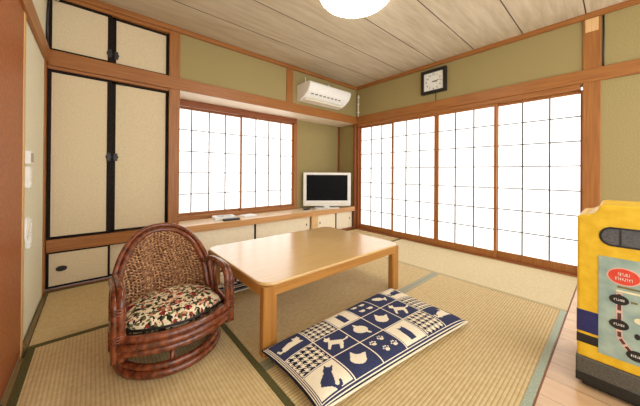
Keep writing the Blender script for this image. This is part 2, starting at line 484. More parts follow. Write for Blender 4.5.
# ------------------------------------------------------------------ closet (sliding paper doors)
def fusuma(parent, x0, x1, z0, z1, y, handle, ew=0.02, dark='lacquer', el=None, er=None):
    el, er = el or ew, er or ew
    """one sliding door: paper panel, lacquered edge, handle"""
    p = MB().box(x0 + ew * 0.6, x1 - ew * 0.6, y + 0.004, y + 0.018, z0 + ew * 0.6, z1 - ew * 0.6).build('sliding_door', M['fusuma'], parent)
    f = MB()
    f.box(x0, x0 + el, y, y + 0.022, z0, z1); f.box(x1 - er, x1, y, y + 0.022, z0, z1)
    f.box(x0 + ew, x1 - ew, y, y + 0.022, z1 - ew, z1); f.box(x0 + ew, x1 - ew, y, y + 0.022, z0, z0 + ew)
    f.build('door_edge', M[dark], p, bevel=0.002)
    hx, hz, kind = handle
    if kind == 'tall':
        h = MB(); h.box(hx - 0.014, hx + 0.014, y - 0.006, y + 0.006, hz - 0.035, hz + 0.035)
        h.box(hx - 0.02, hx + 0.02, y - 0.004, y + 0.006, hz - 0.012, hz + 0.012)
        h.build('pull', M['iron'], p, bevel=0.003)
    else:
        h = MB().prism(ellipse(hx, hz, 0.034, 0.022), 'y', y - 0.003, y + 0.006)
        h.prism(ellipse(hx, hz, 0.022, 0.012), 'y', y - 0.0055, y - 0.002)
        h.build('pull', M['iron'], p, bevel=0.001)
CX0, CX1 = XL + 0.008, PL0
CM = -3.332
c = thing('closet', 'tall built-in closet with two beige paper sliding doors', 'closet', (0, 0, 0))
MB().box(CX0, CX1, 0.05, BD + 0.1, 0.36, N0 + 0.01).build('carcass', M['dark_z'], c)
MB().box(CX0, CX1, -0.008, 0.05, 0.305, 0.405).build('rail', M['wood_x'], c, bevel=0.003)
MB().box(CX0, CX1, -0.004, 0.05, 1.78, N0 - 0.001).build('head', M['wood_x'], c)
fusuma(c, CX0, CM + 0.012, 0.405, 1.78, 0.008, (CM - 0.005, 1.09, 'tall'), 0.022, er=0.03)
fusuma(c, CM - 0.008, CX1, 0.405, 1.78, 0.032, (CM + 0.045, 1.09, 'tall'), 0.022, el=0.052)
c = thing('overhead_cupboard', 'small cupboard with paired beige sliding doors just below the ceiling', 'cupboard')
MB().box(CX0, CX1, 0.05, BD + 0.1, N1, 2.40).build('carcass', M['dark_z'], c)
MB().box(CX0, CX1, -0.004, 0.05, 2.365, 2.395).build('head', M['wood_x'], c)
fusuma(c, CX0, CM + 0.012, N1, 2.365, 0.008, (CM - 0.005, 2.02, 'tall'), 0.022, er=0.03)
fusuma(c, CM - 0.008, CX1, N1, 2.365, 0.032, (CM + 0.045, 2.02, 'tall'), 0.022, el=0.052)
c = thing('floor_cupboard', 'low cupboard under the closet with oval black door pull', 'cupboard')
MB().box(CX0, CX1, 0.05, BD + 0.1, 0.0, 0.36).build('carcass', M['dark_z'], c)
fusuma(c, CX0, CM + 0.012, 0.012, 0.305, 0.008, (-3.63, 0.16, 'oval'), 0.016)
fusuma(c, CM - 0.008, CX1, 0.012, 0.305, 0.032, (-2.96, 0.165, 'oval'), 0.016)

# ------------------------------------------------------------------ bay ledge and cabinets beneath
ld = tag(MB().box(PL1, -0.053, -0.006, BD - 0.062, 0.312, 0.385).build('window_ledge', M['ledge_top_glare'], bevel=0.002),
         'long pale wooden ledge under the bay window carrying the television', 'ledge')
MB().box(PL1, -0.053, -0.026, -0.006, 0.312, 0.3855).build('front_edge', M['edge_wood'], ld, bevel=0.004)
def low_cabinet(x0, x1, xm_, label, pull):
    t = thing('low_cabinet', label, 'cabinet', ((x0 + x1) / 2, 0.0, 0.0), 0, 'low cabinets under the window ledge')
    o = (x0 + x1) / 2
    MB().box(x0 - o, x1 - o, 0.05, BD - 0.002, 0.0, 0.311).build('carcass', M['pale_wood'], t)
    for a, b_, dy in ((x0, xm_ + 0.01, 0.006), (xm_ - 0.01, x1, 0.028)):
        p = MB().box(a - o, b_ - o, dy + 0.003, dy + 0.018, 0.03, 0.309).build('sliding_door', M['cream_door'], t, bevel=0.002)
        e = MB()
        if dy < 0.02: e.box(b_ - o - 0.022, b_ - o + 0.004, dy, dy + 0.02, 0.03, 0.309)
        else: e.box(x1 - o - 0.012, x1 - o, dy, dy + 0.02, 0.03, 0.309)
        e.build('door_edge', M['lacquer'], p, bevel=0.001)
        hx = (a - o + 0.05) if dy < 0.02 else (b_ - o - 0.075)
        MB().prism(ellipse(hx, 0.19, 0.008, 0.02), 'y', dy - 0.001, dy + 0.01).build('pull', M['iron'], p)
    MB().box(x0 - o, x1 - o, 0.0, 0.05, 0.0, 0.03).build('plinth', M['dark_x'], t)
low_cabinet(PL1, -0.985, -1.90, 'long low cream cabinet behind the table, beneath the window', 0)
low_cabinet(-0.865, -0.053, -0.475, 'short low cream cabinet beneath the television', 0)
trim(24, MB().box(-0.985, -0.865, -0.006, 0.3, 0.0, 0.312), M['pale_wood'])

# ------------------------------------------------------------------ low table
T = thing('low_table', 'low rectangular wooden table with rounded corners on the tatami', 'table', (-2.14, -1.352, 0))
tx, ty, th = 0.634, 0.448, 0.378
MB().prism(rounded_rect(-tx, tx, -ty, ty, 0.085), 'z', th - 0.018, th).build('tabletop', M['table'], T, bevel=0.007, seg=4)
ap = MB()
r1, r2 = rounded_rect(-tx + 0.003, tx - 0.003, -ty + 0.003, ty - 0.003, 0.082), rounded_rect(-tx + 0.03, tx - 0.03, -ty + 0.03, ty - 0.03, 0.06)
n = len(r1)
vs = [(x, y, z) for z in (th - 0.068, th - 0.018) for ring in (r1, r2) for x, y in ring]
fs = []
for i in range(n):
    j = (i + 1) % n
    fs += [(i, j, 2 * n + j, 2 * n + i), (n + j, n + i, 3 * n + i, 3 * n + j), (j, i, n + i, n + j), (2 * n + i, 2 * n + j, 3 * n + j, 3 * n + i)]
ap.add(vs, fs).build('apron', M['table_apron'], T, smooth=False)
for sx in (-1, 1):
    for sy in (-1, 1):
        lx, ly = sx * (tx - 0.048), sy * (ty - 0.032)
        MB().prism(rounded_rect(lx - 0.043, lx + 0.043, ly - 0.026, ly + 0.026, 0.014), 'z', 0.002, th - 0.018).build('leg', M['table_leg'], T, smooth=False)

# ------------------------------------------------------------------ rattan swivel chair
CXC, CYC = -3.105, -1.37
Ch = thing('rattan_chair', 'low brown rattan swivel chair with rounded woven back and curved arms', 'chair', (CXC, CYC, 0))
def ring(r, z, rt, n=48, sq=1.0):
    return MB().tube([(r * math.cos(2 * PI * k / n), sq * r * math.sin(2 * PI * k / n), z) for k in range(n)], rt, 10, True)
b = ring(0.238, 0.021, 0.019); b2 = ring(0.232, 0.053, 0.016)
b.add(b2.v, b2.f)
base = b.build('base_ring', M['rattan'], Ch, smooth=True)
for k in range(6):
    a = 2 * PI * k / 6 + 0.35
    ca, sa = math.cos(a), math.sin(a)
    MB().tube([(0.225 * ca, 0.225 * sa, 0.05), (0.215 * ca, 0.215 * sa, 0.085), (0.17 * ca, 0.17 * sa, 0.12), (0.12 * ca, 0.12 * sa, 0.135)], 0.011, 8).build('strut', M['rattan'], base, smooth=True)
MB().lathe([(0, 0.125), (0.15, 0.125), (0.15, 0.145), (0, 0.145)], n=32).build('swivel_plate', M['black'], Ch)
# seat deck outline (flat across the arms, bowed at the front)
def seat_outline(g=0.0, n=14):
    out = []
    for k in range(n + 1):                      # front bow, left to right
        t = -1 + 2 * k / n
        out.append(((0.256 + g) * t, -0.185 - 0.105 * (1 - t * t) - g))
    for k in range(n + 1):                      # round the back
        a = PI * k / n
        out.append(((0.252 + g) * math.cos(a), 0.0 + (0.20 + g) * math.sin(a)))
    return out
so = seat_outline()
seat = MB().prism(seat_outline(-0.02), 'z', 0.148, 0.205).build('seat_deck', M['weave'], Ch)
rim = MB()
for z, g in ((0.165, 0.0), (0.196, 0.006), (0.224, 0.0)):
    rim.tube([(x, y, z) for x, y in seat_outline(g)], 0.0165, 10, True)
rim.build('seat_rim', M['rattan'], Ch, smooth=True)
# back arch: point at angle a over the arch, leaning backwards
def arch(a, g=0.0, lean=0.0):
    x = (0.228 + g) * math.copysign(abs(math.cos(a)) ** 0.9, math.cos(a))
    z = 0.25 + (0.335 + g) * max(0.0, math.sin(a)) ** 0.85
    depth = 0.10 + 0.10 * (1 - (x / 0.26) ** 2) + 0.14 * (z - 0.25) / 0.37
    return Vector((x, depth + lean, z))
frame = MB()
for g, ln, r in ((0.0, 0.0, 0.0165), (0.027, 0.008, 0.013)):
    pts = []
    a0 = arch(0, g, ln); pts.append(Vector((a0.x, a0.y - 0.02, 0.19)))
    pts += [arch(PI * k / 28, g, ln) for k in range(29)]
    a1 = arch(PI, g, ln); pts.append(Vector((a1.x, a1.y - 0.02, 0.19)))
    frame.tube(pts, r, 10)
frame.build('back_frame', M['rattan'], Ch, smooth=True)
# woven panel
def on_back(u, v):                              # u in -1..1 across, v 0..1 up, clipped by the arch
    x = 0.228 * u
    zmax = 0.25 + 0.335 * max(0.0, 1 - abs(u) ** 2.22) ** 0.425
    z = 0.22 + 0.37 * v
    depth = 0.10 + 0.10 * (1 - (x / 0.26) ** 2) + 0.14 * (z - 0.25) / 0.37
    return Vector((x, depth, z)), z <= zmax
bk = MB()
N = 30
for i in range(N):
    for j in range(N):
        q = [on_back(-0.98 + 1.96 * (i + di) / N, (j + dj) / N) for di, dj in ((0, 0), (1, 0), (1, 1), (0, 1))]
        if all(ok for _, ok in q):
            bk.add([p + Vector((0, 0.012, 0)) for p, _ in q], [(0, 1, 2, 3)])
panel = bk.build('woven_back', M['weave_back'], Ch, smooth=True)
md = panel.modifiers.new('solid', 'SOLIDIFY'); md.thickness = 0.005; md.offset = -1
strands = MB()
def strand(fu, rad, amp, ph, per):
    run = []
    for k in range(101):
        u, v = fu(k / 100)
        if abs(u) > 0.985 or not (0 <= v <= 1):
            ok = False
        else:
            p, ok = on_back(u, v)
        if ok:
            p.y -= 0.004 + amp * math.sin(ph + per * k)
            run.append(p)
        else:
            if len(run) > 2: strands.tube(run, rad, 5)
            run = []
    if len(run) > 2: strands.tube(run, rad, 5)
NS = 46
for i in range(NS):                             # wavy strands running up and across, chevron fashion
    c0 = -1.3 + 3.0 * i / NS
    strand(lambda t, c0=c0: (-1 + 2 * t, c0 * 0.62 + 0.30 * t + 0.055 * math.sin(t * 2 * PI * 3.0)), 0.0048, 0.004, i * PI, 0.75)
for i in range(30):
    u0 = -1.2 + 2.4 * i / 29
    strand(lambda t, u0=u0: (u0 + 0.10 * math.sin(t * 5 + 0.6), t), 0.0048, 0.004, i * PI + 1.5, 0.8)
strands.build('woven_strands', M['weave'], Ch, smooth=True)
# arms: doubled poles sweeping forward from the back and down to the posts
for s in (-1, 1):
    arm = MB()
    for dx, r, dz in ((0.0, 0.0155, 0.0), (0.028, 0.0135, -0.012)):
        X = s * (0.234 + dx * 0.85)
        ctrl = [(s * (0.215 + dx * 0.6), 0.165, 0.385), (X, 0.06, 0.42 + dz), (X, -0.06, 0.43 + dz), (X, -0.14, 0.418 + dz), (X, -0.185, 0.38 + dz),
                (X, -0.197, 0.31), (X, -0.2, 0.22), (X, -0.202, 0.135)]
        P = [Vector(q) for q in ctrl]
        pts = []
        for i in range(len(P) - 1):             # Catmull-Rom
            p0, p1, p2, p3 = P[max(i - 1, 0)], P[i], P[i + 1], P[min(i + 2, len(P) - 1)]
            for k in range(6):
                t = k / 6
                pts.append(0.5 * ((2 * p1) + (p2 - p0) * t + (2 * p0 - 5 * p1 + 4 * p2 - p3) * t * t + (3 * p1 - p0 - 3 * p2 + p3) * t ** 3))
        pts.append(P[-1])
        arm.tube(pts, r, 10)
    for z in (0.352, 0.235):                     # bindings
        arm.tube([(s * 0.246 + 0.028 * math.cos(a), -0.197 + 0.018 * math.sin(a), z + zz) for zz in (-0.012, 0, 0.012) for a in [2 * PI * k / 12 for k in range(12)]], 0.003, 6)
    ar = arm.build('arm', M['rattan'], Ch, smooth=True)
    MB().tube([(s * 0.236, 0.02, 0.42), (s * 0.240, 0.02, 0.33), (s * 0.246, 0.0, 0.22)], 0.011, 8).build('arm_spindle', M['rattan'], ar, smooth=True)

# loose seat cushion
def pillow(name, mats, corners, ztop, zseam, zbot, nu, nv, fn=None, loc=(0, 0, 0), parent=None, power=2.6, outline=None):
    """soft pad between four seam corners A(u0v0) D(u1v0) C(u1v1) B(u0v1)"""
    A, B, C, D = [Vector(q) for q in corners]
    L = Vector(loc)
    mb = MB()
    def P(u, v, top):
        p = A * (1 - u) * (1 - v) + D * u * (1 - v) + C * u * v + B * (1 - u) * v
        h = (1 - abs(2 * u - 1) ** power) ** 0.55 * (1 - abs(2 * v - 1) ** power) ** 0.55
        # edges pull in between the corners
        mid = (A + B + C + D) / 4
        pull = 0.03 * (4 * u * (1 - u) * abs(2 * v - 1) ** 3 + 4 * v * (1 - v) * abs(2 * u - 1) ** 3)
        p = p + (mid - p) * pull
        p.z = p.z + h * ((ztop if top else zbot) - p.z)
        return p - L
    for top in (True, False):
        o = len(mb.v)
        for j in range(nv + 1):
            for i in range(nu + 1):
                mb.v.append(tuple(P(i / nu, j / nv, top)))
        for j in range(nv):
            for i in range(nu):
                a = o + j * (nu + 1) + i
                mb.f.append([a, a + 1, a + nu + 2, a + nu + 1] if not top else [a, a + nu + 1, a + nu + 2, a + 1])
                mb.mi.append(fn((i + 0.5) / nu, (j + 0.5) / nv, top) if fn else 0)
    return mb
sc = MB()
nr, na = 12, 40
o2 = [(x * 0.90, y * 0.84 + 0.0) for x, y in seat_outline(-0.012, 24)]
cen = Vector((0, -0.04))
vs, fs = [], []
prof = [(0.0, 0.292), (0.3, 0.291), (0.6, 0.287), (0.8, 0.279), (0.92, 0.266), (0.98, 0.25), (1.0, 0.232), (0.985, 0.216), (0.9, 0.2075)]
for t, z in prof:
    for k, (x, y) in enumerate(o2):
        p = cen + (Vector((x, y)) - cen) * t
        vs.append((p.x, p.y, z + 0.004 * math.sin(9 * p.x + 2) * math.sin(8 * p.y) * (1 - t)))
n = len(o2)
for i in range(len(prof) - 1):
    for k in range(n):
        fs.append((i * n + k, i * n + (k + 1) % n, (i + 1) * n + (k + 1) % n, (i + 1) * n + k))
fs.append(tuple((len(prof) - 1) * n + k for k in range(n)))
cu = thing('seat_cushion', 'floral tapestry seat cushion lying on the rattan chair', 'cushion', (CXC, CYC, 0))
MB().add(vs, fs).build('pad', M['floral'], cu, smooth=True)
MB().tube([(cen.x + (x - cen.x) * 1.005, cen.y + (y - cen.y) * 1.005, 0.232) for x, y in o2], 0.006, 8, True).build('piping', M['black'], cu, smooth=True)

# ------------------------------------------------------------------ cat patchwork cushions
def inpoly(x, y, poly):
    c = False
    j = len(poly) - 1
    for i in range(len(poly)):
        xi, yi = poly[i]; xj, yj = poly[j]
        if (yi > y) != (yj > y) and x < (xj - xi) * (y - yi) / (yj - yi) + xi:
            c = not c
        j = i
    return c
def ell(x, y, cx, cy, rx, ry): return ((x - cx) / rx) ** 2 + ((y - cy) / ry) ** 2 < 1
def seg(x, y, pts, r):
    for (ax, ay), (bx, by) in zip(pts, pts[1:]):
        dx, dy = bx - ax, by - ay
        t = max(0, min(1, ((x - ax) * dx + (y - ay) * dy) / (dx * dx + dy * dy)))
        if (x - ax - t * dx) ** 2 + (y - ay - t * dy) ** 2 < r * r: return True
    return False
# cell pictures: x grows along the cushion, y grows towards its near edge; upright = small y up
def p_sitting(x, y):
    return (ell(x, y, .47, .28, .13, .12) or inpoly(x, y, [(.36, .25), (.35, .08), (.46, .18)]) or inpoly(x, y, [(.50, .18), (.60, .09), (.60, .26)])
            or inpoly(x, y, [(.38, .34), (.58, .34), (.70, .72), (.64, .82), (.34, .82), (.30, .66)])
            or seg(x, y, [(.62, .78), (.78, .84), (.86, .74), (.82, .64)], .04))
def p_standing(x, y):
    return (inpoly(x, y, [(.24, .38), (.70, .36), (.74, .58), (.26, .62)]) or ell(x, y, .20, .36, .10, .09) or inpoly(x, y, [(.11, .34), (.12, .20), (.20, .28)]) or inpoly(x, y, [(.20, .28), (.28, .20), (.30, .35)])
            or inpoly(x, y, [(.25, .58), (.36, .58), (.34, .84), (.26, .84)]) or inpoly(x, y, [(.60, .54), (.74, .54), (.72, .84), (.63, .84)])
            or seg(x, y, [(.72, .40), (.84, .30), (.90, .16)], .035))
def p_lying(x, y):
    return (inpoly(x, y, [(.22, .48), (.5, .38), (.78, .48), (.86, .66), (.2, .68)]) or ell(x, y, .74, .42, .11, .10) or inpoly(x, y, [(.64, .40), (.66, .26), (.74, .34)]) or inpoly(x, y, [(.75, .34), (.84, .27), (.84, .42)])
            or seg(x, y, [(.26, .6), (.12, .62), (.1, .5)], .035))
def p_head(x, y):
    return ell(x, y, .5, .54, .24, .21) or inpoly(x, y, [(.27, .52), (.27, .22), (.46, .36)]) or inpoly(x, y, [(.54, .36), (.73, .22), (.73, .52)])
def p_paws(x, y):
    for cx, cy in ((.26, .3), (.62, .24), (.42, .68), (.78, .66)):
        if ell(x, y, cx, cy + .05, .075, .06): return True
        for dx, dy in ((-.09, -.02), (-.035, -.08), (.035, -.08), (.09, -.02)):
            if ell(x, y, cx + dx, cy + dy, .027, .036): return True
    return False
def p_ball(x, y):
    return ell(x, y, .5, .5, .25, .22) or inpoly(x, y, [(.3, .4), (.22, .2), (.44, .3)]) or seg(x, y, [(.68, .6), (.8, .68)], .05)
def p_fish(x, y):
    return ell(x, y, .45, .5, .24, .14) or inpoly(x, y, [(.62, .5), (.82, .34), (.82, .66)])
def p_mice(x, y):
    return any(ell(x, y, cx, cy, .11, .075) or ell(x, y, cx - .1, cy - .05, .035, .04) for cx, cy in ((.32, .32), (.68, .36), (.38, .7), (.74, .74)))
def p_tall(x, y):
    return inpoly(x, y, [(.38, .2), (.44, .28), (.54, .28), (.6, .2), (.62, .5), (.60, .86), (.36, .86), (.37, .5)])
def p_hound(x, y):
    a, b_ = (x * 5) % 1, (y * 5) % 1
    d = (a + b_) % 1
    if a < .5 and b_ < .5: return True
    if a >= .5 and b_ >= .5: return False
    return ((a - b_) % 0.5) < 0.25
GRID = [  # columns along the length; rows far to near: (picture, inverted?)
    [(p_lying, 0), (p_hound, 0), (p_sitting, 1)],
    [(p_hound, 0), (p_standing, 0), (p_head, 0)],
    [(p_tall, 1), (p_ball, 0), (p_paws, 0)],
    [(p_mice, 0), (p_head, 0), (p_tall, 1)],
    [(p_fish, 0), (p_standing, 0), (p_hound, 0)],
    [(p_lying, 1), (p_hound, 0), (p_lying, 0)]]
def patch(nc, nr_, grid, bu, bv, lw):
    def fn(u, v, top):
        if not top: return 1
        # border with two stitched lines
        e = min(u / bu, (1 - u) / bu, v / bv, (1 - v) / bv)
        if e < 1:
            if 0.30 < e < 0.38 or 0.66 < e < 0.74: return 1
            return 2 if e < 0.38 else 0
        x = (u - bu) / (1 - 2 * bu) * nc; y = (v - bv) / (1 - 2 * bv) * nr_
        i, j = min(int(x), nc - 1), min(int(y), nr_ - 1)
        fx, fy = x - i, y - j
        g = min(fx, 1 - fx, fy, 1 - fy)
        pic, inv = grid[i][j]
        if g < lw * 0.35: return 1
        if g < lw: return 0
        if pic not in (p_hound, p_paws, p_tall, p_lying, p_mice):     # motifs sit askew in their cells
            px_, py_ = fx - 0.5, fy - 0.5
            fx, fy = 0.5 + 1.05 * (px_ * 0.8 + py_ * 0.6), 0.5 + 1.05 * (-px_ * 0.6 + py_ * 0.8)
        on = pic(fx, fy)
        if pic is p_hound: return 1 if on else 2
        return (0 if on else 1) if inv else (1 if on else 0)
    return fn
A_, B_, C_, D_ = (-2.785, -1.808, 0.055), (-2.768, -2.235, 0.032), (-1.66, -2.372, 0.032), (-1.640, -1.803, 0.045)
K = thing('floor_cushion', 'large navy and cream cat patchwork floor cushion beside the table', 'cushion', (-2.23, -2.07, 0))
mb = pillow('cushion_cover', None, (A_, B_, C_, D_), 0.088, 0.05, 0.003, 340, 170, patch(6, 3, GRID, 0.014, 0.024, 0.045), loc=K.location, power=6)
mb.build('cushion_cover', [M['navy'], M['cream'], M['navy_dark']], K, smooth=True, fix=False)
pts = []
for p, q in ((A_, B_), (B_, C_), (C_, D_), (D_, A_)):
    for k in range(16):
        t = k / 16
        w_ = Vector(p) * (1 - t) + Vector(q) * t
        m_ = (Vector(A_) + Vector(B_) + Vector(C_) + Vector(D_)) / 4
        pts.append(w_ + (m_ - w_) * 0.03 * 4 * t * (1 - t) - K.location)
MB().tube(pts[32:] + pts[:17], 0.004, 8).build('piping', M['navy_dark'], K, smooth=True)
MB().tube(pts[16:33], 0.0055, 8).build('underside_edge', M['cream'], K, smooth=True)

K2 = thing('floor_cushion', 'cream cushion with black trim half under the table, behind the rattan chair', 'cushion', (-2.72, -0.80, 0))
g2 = [[(p_sitting, 1), (p_head, 1)], [(p_lying, 1), (p_sitting, 1)]]
q2 = ((-2.96, -0.54, 0.04), (-2.95, -1.06, 0.04), (-2.40, -1.06, 0.04), (-2.41, -0.54, 0.04))
mb = pillow('cushion_cover', None, q2, 0.09, 0.04, 0.003, 120, 120, patch(2, 2, g2, 0.08, 0.08, 0.04), loc=K2.location, power=5)
mb.build('cushion_cover', [M['navy_dark'], M['cream'], M['black']], K2, smooth=True, fix=False)

# ------------------------------------------------------------------ television
TV = thing('television', 'white framed flat television standing on the window ledge', 'television', (-0.565, 0.125, 0.385), math.radians(-36))
MB().box(-0.39, 0.39, -0.02, 0.05, 0.035, 0.58).build('casing', M['white'], TV, bevel=0.012, seg=3)
MB().box(-0.335, 0.335, -0.0225, -0.018, 0.125, 0.54).build('screen', M['screen'], TV)
sp = MB()
sp.box(-0.32, 0.32, -0.0225, -0.018, 0.062, 0.078)
sp.build('speaker_grille', M['ivory'], TV)
MB().prism(rounded_rect(-0.05, 0.05, -0.005, 0.04, 0.02), 'z', 0.012, 0.04).build('neck', M['white'], TV)
MB().prism(rounded_rect(-0.2, 0.2, -0.085, 0.09, 0.06), 'z', 0.0005, 0.014).build('stand', M['white'], TV, bevel=0.004)
R = thing('remote_control', 'small dark remote control lying left of the television stand', 'remote control', (-0.93, 0.19, 0.385), math.radians(20))
MB().box(-0.07, 0.07, -0.022, 0.022, 0.0005, 0.018).build('case', M['black'], R, bevel=0.004)
MB().box(-0.055, 0.055, -0.014, 0.014, 0.0175, 0.0195).build('buttons', M['slot'], R)

# things on the ledge near the window
def booklet(label, x, y, rz, w_, d_, th_, print_m):
    t = thing('booklet', label, 'booklet', (x, y, 0.385), rz, 'papers on the window ledge')
    MB().box(-w_ / 2, w_ / 2, -d_ / 2, d_ / 2, 0.0005, th_).build('pages', M['paper'], t, bevel=0.002)
    MB().box(-w_ * 0.32, w_ * 0.32, -d_ * 0.3, d_ * 0.36, th_, th_ + 0.0008).build('cover_print', print_m, t)
booklet('thick white printed booklet at the left of the window ledge', -2.22, 0.2, math.radians(-8), 0.25, 0.19, 0.034, M['page_photo'])
booklet('thin white leaflet lying right of the thick booklet', -1.90, 0.21, math.radians(10), 0.19, 0.15, 0.014, M['paper'])
E_ = thing('pouch', 'black pouch at the front of the thick white booklet', 'pouch', (-2.19, 0.045, 0.385), math.radians(-6))
MB().prism(rounded_rect(-0.10, 0.10, -0.025, 0.025, 0.02), 'z', 0.0005, 0.022).build('body', M['black'], E_, bevel=0.007, seg=3)
MB().tube([(-0.095, 0, 0.0225), (0.095, 0, 0.0225)], 0.0025, 6).build('zip', M['slot'], E_)

# ------------------------------------------------------------------ air conditioner
AC = thing('air_conditioner', 'white wall air conditioner above the picture rail in the corner', 'air conditioner', (-0.875, 0, 1.975))
prof = [(0.0, 0.0), (0.0, 0.225), (-0.25, 0.225), (-0.295, 0.215), (-0.305, 0.19), (-0.295, 0.145), (-0.26, 0.09), (-0.18, 0.035), (-0.08, 0.0)]
prof = [(y - 0.002, z) for y, z in prof]
MB().prism(prof, 'x', -0.405, 0.405).build('casing', M['white'], AC, bevel=0.012, seg=3)
def on_slant(t, off):                            # point on the slanted lower front of the casing
    return (-0.262 + 0.08 * t - off * 0.57, 0.09 - 0.055 * t - off * 0.82)
for k in range(8):
    x = -0.33 + 0.075 * k
    q = [on_slant(0.25, 0.001), on_slant(0.42, 0.001), on_slant(0.42, -0.004), on_slant(0.25, -0.004)]
    MB().prism(q, 'x', x, x + 0.046).build('vent_slot', M['slot'], AC)
lv = MB().box(-0.37, 0.37, -0.165, -0.10, -0.002, 0.02)
lv.build('louver', M['ivory'], AC, bevel=0.003)
for k, (x, lab) in enumerate(((-1.13, 'left'), (-0.66, 'right'))):
    h = thing('wall_hook', 'small white hook on the wall above the air conditioner, %s one' % lab, 'hook', (x, -0.001, 2.30), 0, 'hooks above the air conditioner')
    MB().tube([(0, -0.002, 0.045), (0, -0.012, 0.03), (0, -0.014, -0.03), (0, -0.03, -0.045), (0, -0.04, -0.03)], 0.006, 6).build('hook_wire', M['white'], h)
P_ = thing('conduit_pipe', 'short white conduit pipe in the corner beside the air conditioner', 'pipe', (-0.013, -0.055, 1.932))
MB().tube([(0, 0, 0.0), (0, 0, 0.37)], 0.012, 10).build('tube', M['ivory'], P_, smooth=True)
for z in (0.06, 0.2, 0.32):
    MB().box(-0.016, 0.013, -0.018, 0.018, z, z + 0.02).build('clip', M['white'], P_, bevel=0.002)

# ------------------------------------------------------------------ wall clock (hangs on the right wall)
CK = thing('wall_clock', 'square black framed wall clock hanging over the shoji screens', 'clock', (0, -1.375, 2.035))
f = MB()
f.box(-0.05, -0.002, -0.168, -0.13, 0, 0.315); f.box(-0.05, -0.002, 0.13, 0.168, 0, 0.315)
f.box(-0.05, -0.002, -0.13, 0.13, 0.275, 0.315); f.box(-0.05, -0.002, -0.13, 0.13, 0, 0.036)
f.build('case', M['black'], CK, bevel=0.004)
face = MB().box(-0.032, -0.002, -0.13, 0.13, 0.03, 0.275).build('dial', M['clock_face'], CK)
def digit_text(s_, y, z, size):
    cu_ = bpy.data.curves.new('numeral', 'FONT')
    cu_.body = s_; cu_.size = size; cu_.align_x = 'CENTER'; cu_.align_y = 'CENTER'; cu_.extrude = 0.0005
    cu_.materials.append(M['ink'])
    o = bpy.data.objects.new('numeral', cu_)
    COL.objects.link(o)
    bpy.context.view_layer.update()
    me = bpy.data.meshes.new_from_object(o.evaluated_get(bpy.context.evaluated_depsgraph_get()))
    tm = Matrix.Translation((-0.0328, y, z)) @ Matrix.Rotation(-PI / 2, 4, 'Z') @ Matrix.Rotation(PI / 2, 4, 'X')
    numerals.add([tm @ v.co for v in me.vertices], [list(p.vertices) for p in me.polygons])
    bpy.data.objects.remove(o)
numerals = MB()
for h in range(1, 13):
    a = PI / 2 - h * PI / 6
    digit_text(str(h), -0.098 * math.cos(a), 0.1525 + 0.095 * math.sin(a), 0.036)
numerals.build('dial_lettering', M['ink'], face)
for ln, wd, a, nm in ((0.055, 0.007, math.radians(-8), 'hour_hand'), (0.085, 0.005, math.radians(8), 'minute_hand')):
    h = MB()
    ca, sa = math.cos(a), math.sin(a)
    P4 = [(-0.015, -wd), (ln, -wd * 0.5), (ln, wd * 0.5), (-0.015, wd)]
    h.prism([(-(x * ca - y * sa), 0.1525 + x * sa + y * ca) for x, y in P4], 'x', -0.0365, -0.034)
    h.build(nm, M['ink'], CK)
MB().prism(ellipse(0, 0.1525, 0.007, 0.007, 16), 'x', -0.038, -0.033).build('hub', M['ink'], CK)
MB().tube([(-0.006, -0.02, 0.001), (-0.006, -0.022, -0.1)], 0.004, 6).build('cord', M['black'], CK)

# ------------------------------------------------------------------ ceiling lamp
LP = thing('ceiling_lamp', 'large round white ceiling lamp glowing over the middle of the room', 'lamp', (-1.856, -1.60, ZC))
MB().lathe([(0, -0.0005), (0.30, -0.0005), (0.305, -0.03), (0.29, -0.045), (0, -0.045)], n=64).build('rim', M['white'], LP, smooth=True)
MB().lathe([(0.288, -0.03), (0.288, -0.055), (0.27, -0.075), (0.22, -0.093), (0.12, -0.104), (0.0, -0.107)], n=64).build('diffuser', M['lamp'], LP, smooth=True)

# ------------------------------------------------------------------ left wall fittings
def plate(label, y, z, h, w_, kind, d_=0.02):
    t = thing('wall_switch', label, 'switch', (XL, y, z), 0, 'switches on the pale left wall')
    MB().box(0.0005, d_, -w_ / 2, w_ / 2, -h / 2, h / 2).build('plate', M['white'], t, bevel=0.004)
    if kind == 'dark':
        MB().box(d_ - 0.002, d_ + 0.004, -w_ * 0.34, w_ * 0.34, -h * 0.36, h * 0.36).build('dial_cover', M['switch_dark'], t, bevel=0.003)
    else:
        for k in range(kind):
            zz = (k - (kind - 1) / 2) * h * 0.8 / kind
            MB().box(d_ - 0.002, d_ + 0.004, -w_ * 0.22, w_ * 0.22, zz - h * 0.33 / kind, zz + h * 0.33 / kind).build('rocker', M['ivory'], t, bevel=0.002)
plate('grey faced control box on the left wall, topmost fitting', -0.80, 1.035, 0.075, 0.085, 'dark', 0.026)
plate('white light switch plate just below the grey control box', -0.80, 0.925, 0.12, 0.085, 3, 0.024)
plate('narrow white switch at the jamb side, lower pair', -0.825, 0.635, 0.13, 0.06, 1, 0.018)
plate('white outlet plate, lowest on the left wall', -0.745, 0.60, 0.17, 0.075, 2, 0.02)
J = thing('junction_box', 'small beige junction box high in the closet corner under the ceiling', 'junction box', (XL, -0.10, 2.31))
MB().box(0.0305, 0.075, -0.03, 0.03, 0.0, 0.075).build('cover', M['ivory'], J, bevel=0.004)
MB().box(0.0005, 0.031, -0.03, 0.03, 0.0, 0.075).build('back_box', M['ivory'], J, bevel=0.002)
MB().tube([(0.02, 0.0, 0.005), (0.014, 0.01, -0.1), (0.010, 0.03, -0.2), (0.01, 0.03, -0.37)], 0.008, 8).build('gap_shade', M['black'], J, smooth=True)  # black tube modelled in place of the side gap's shade
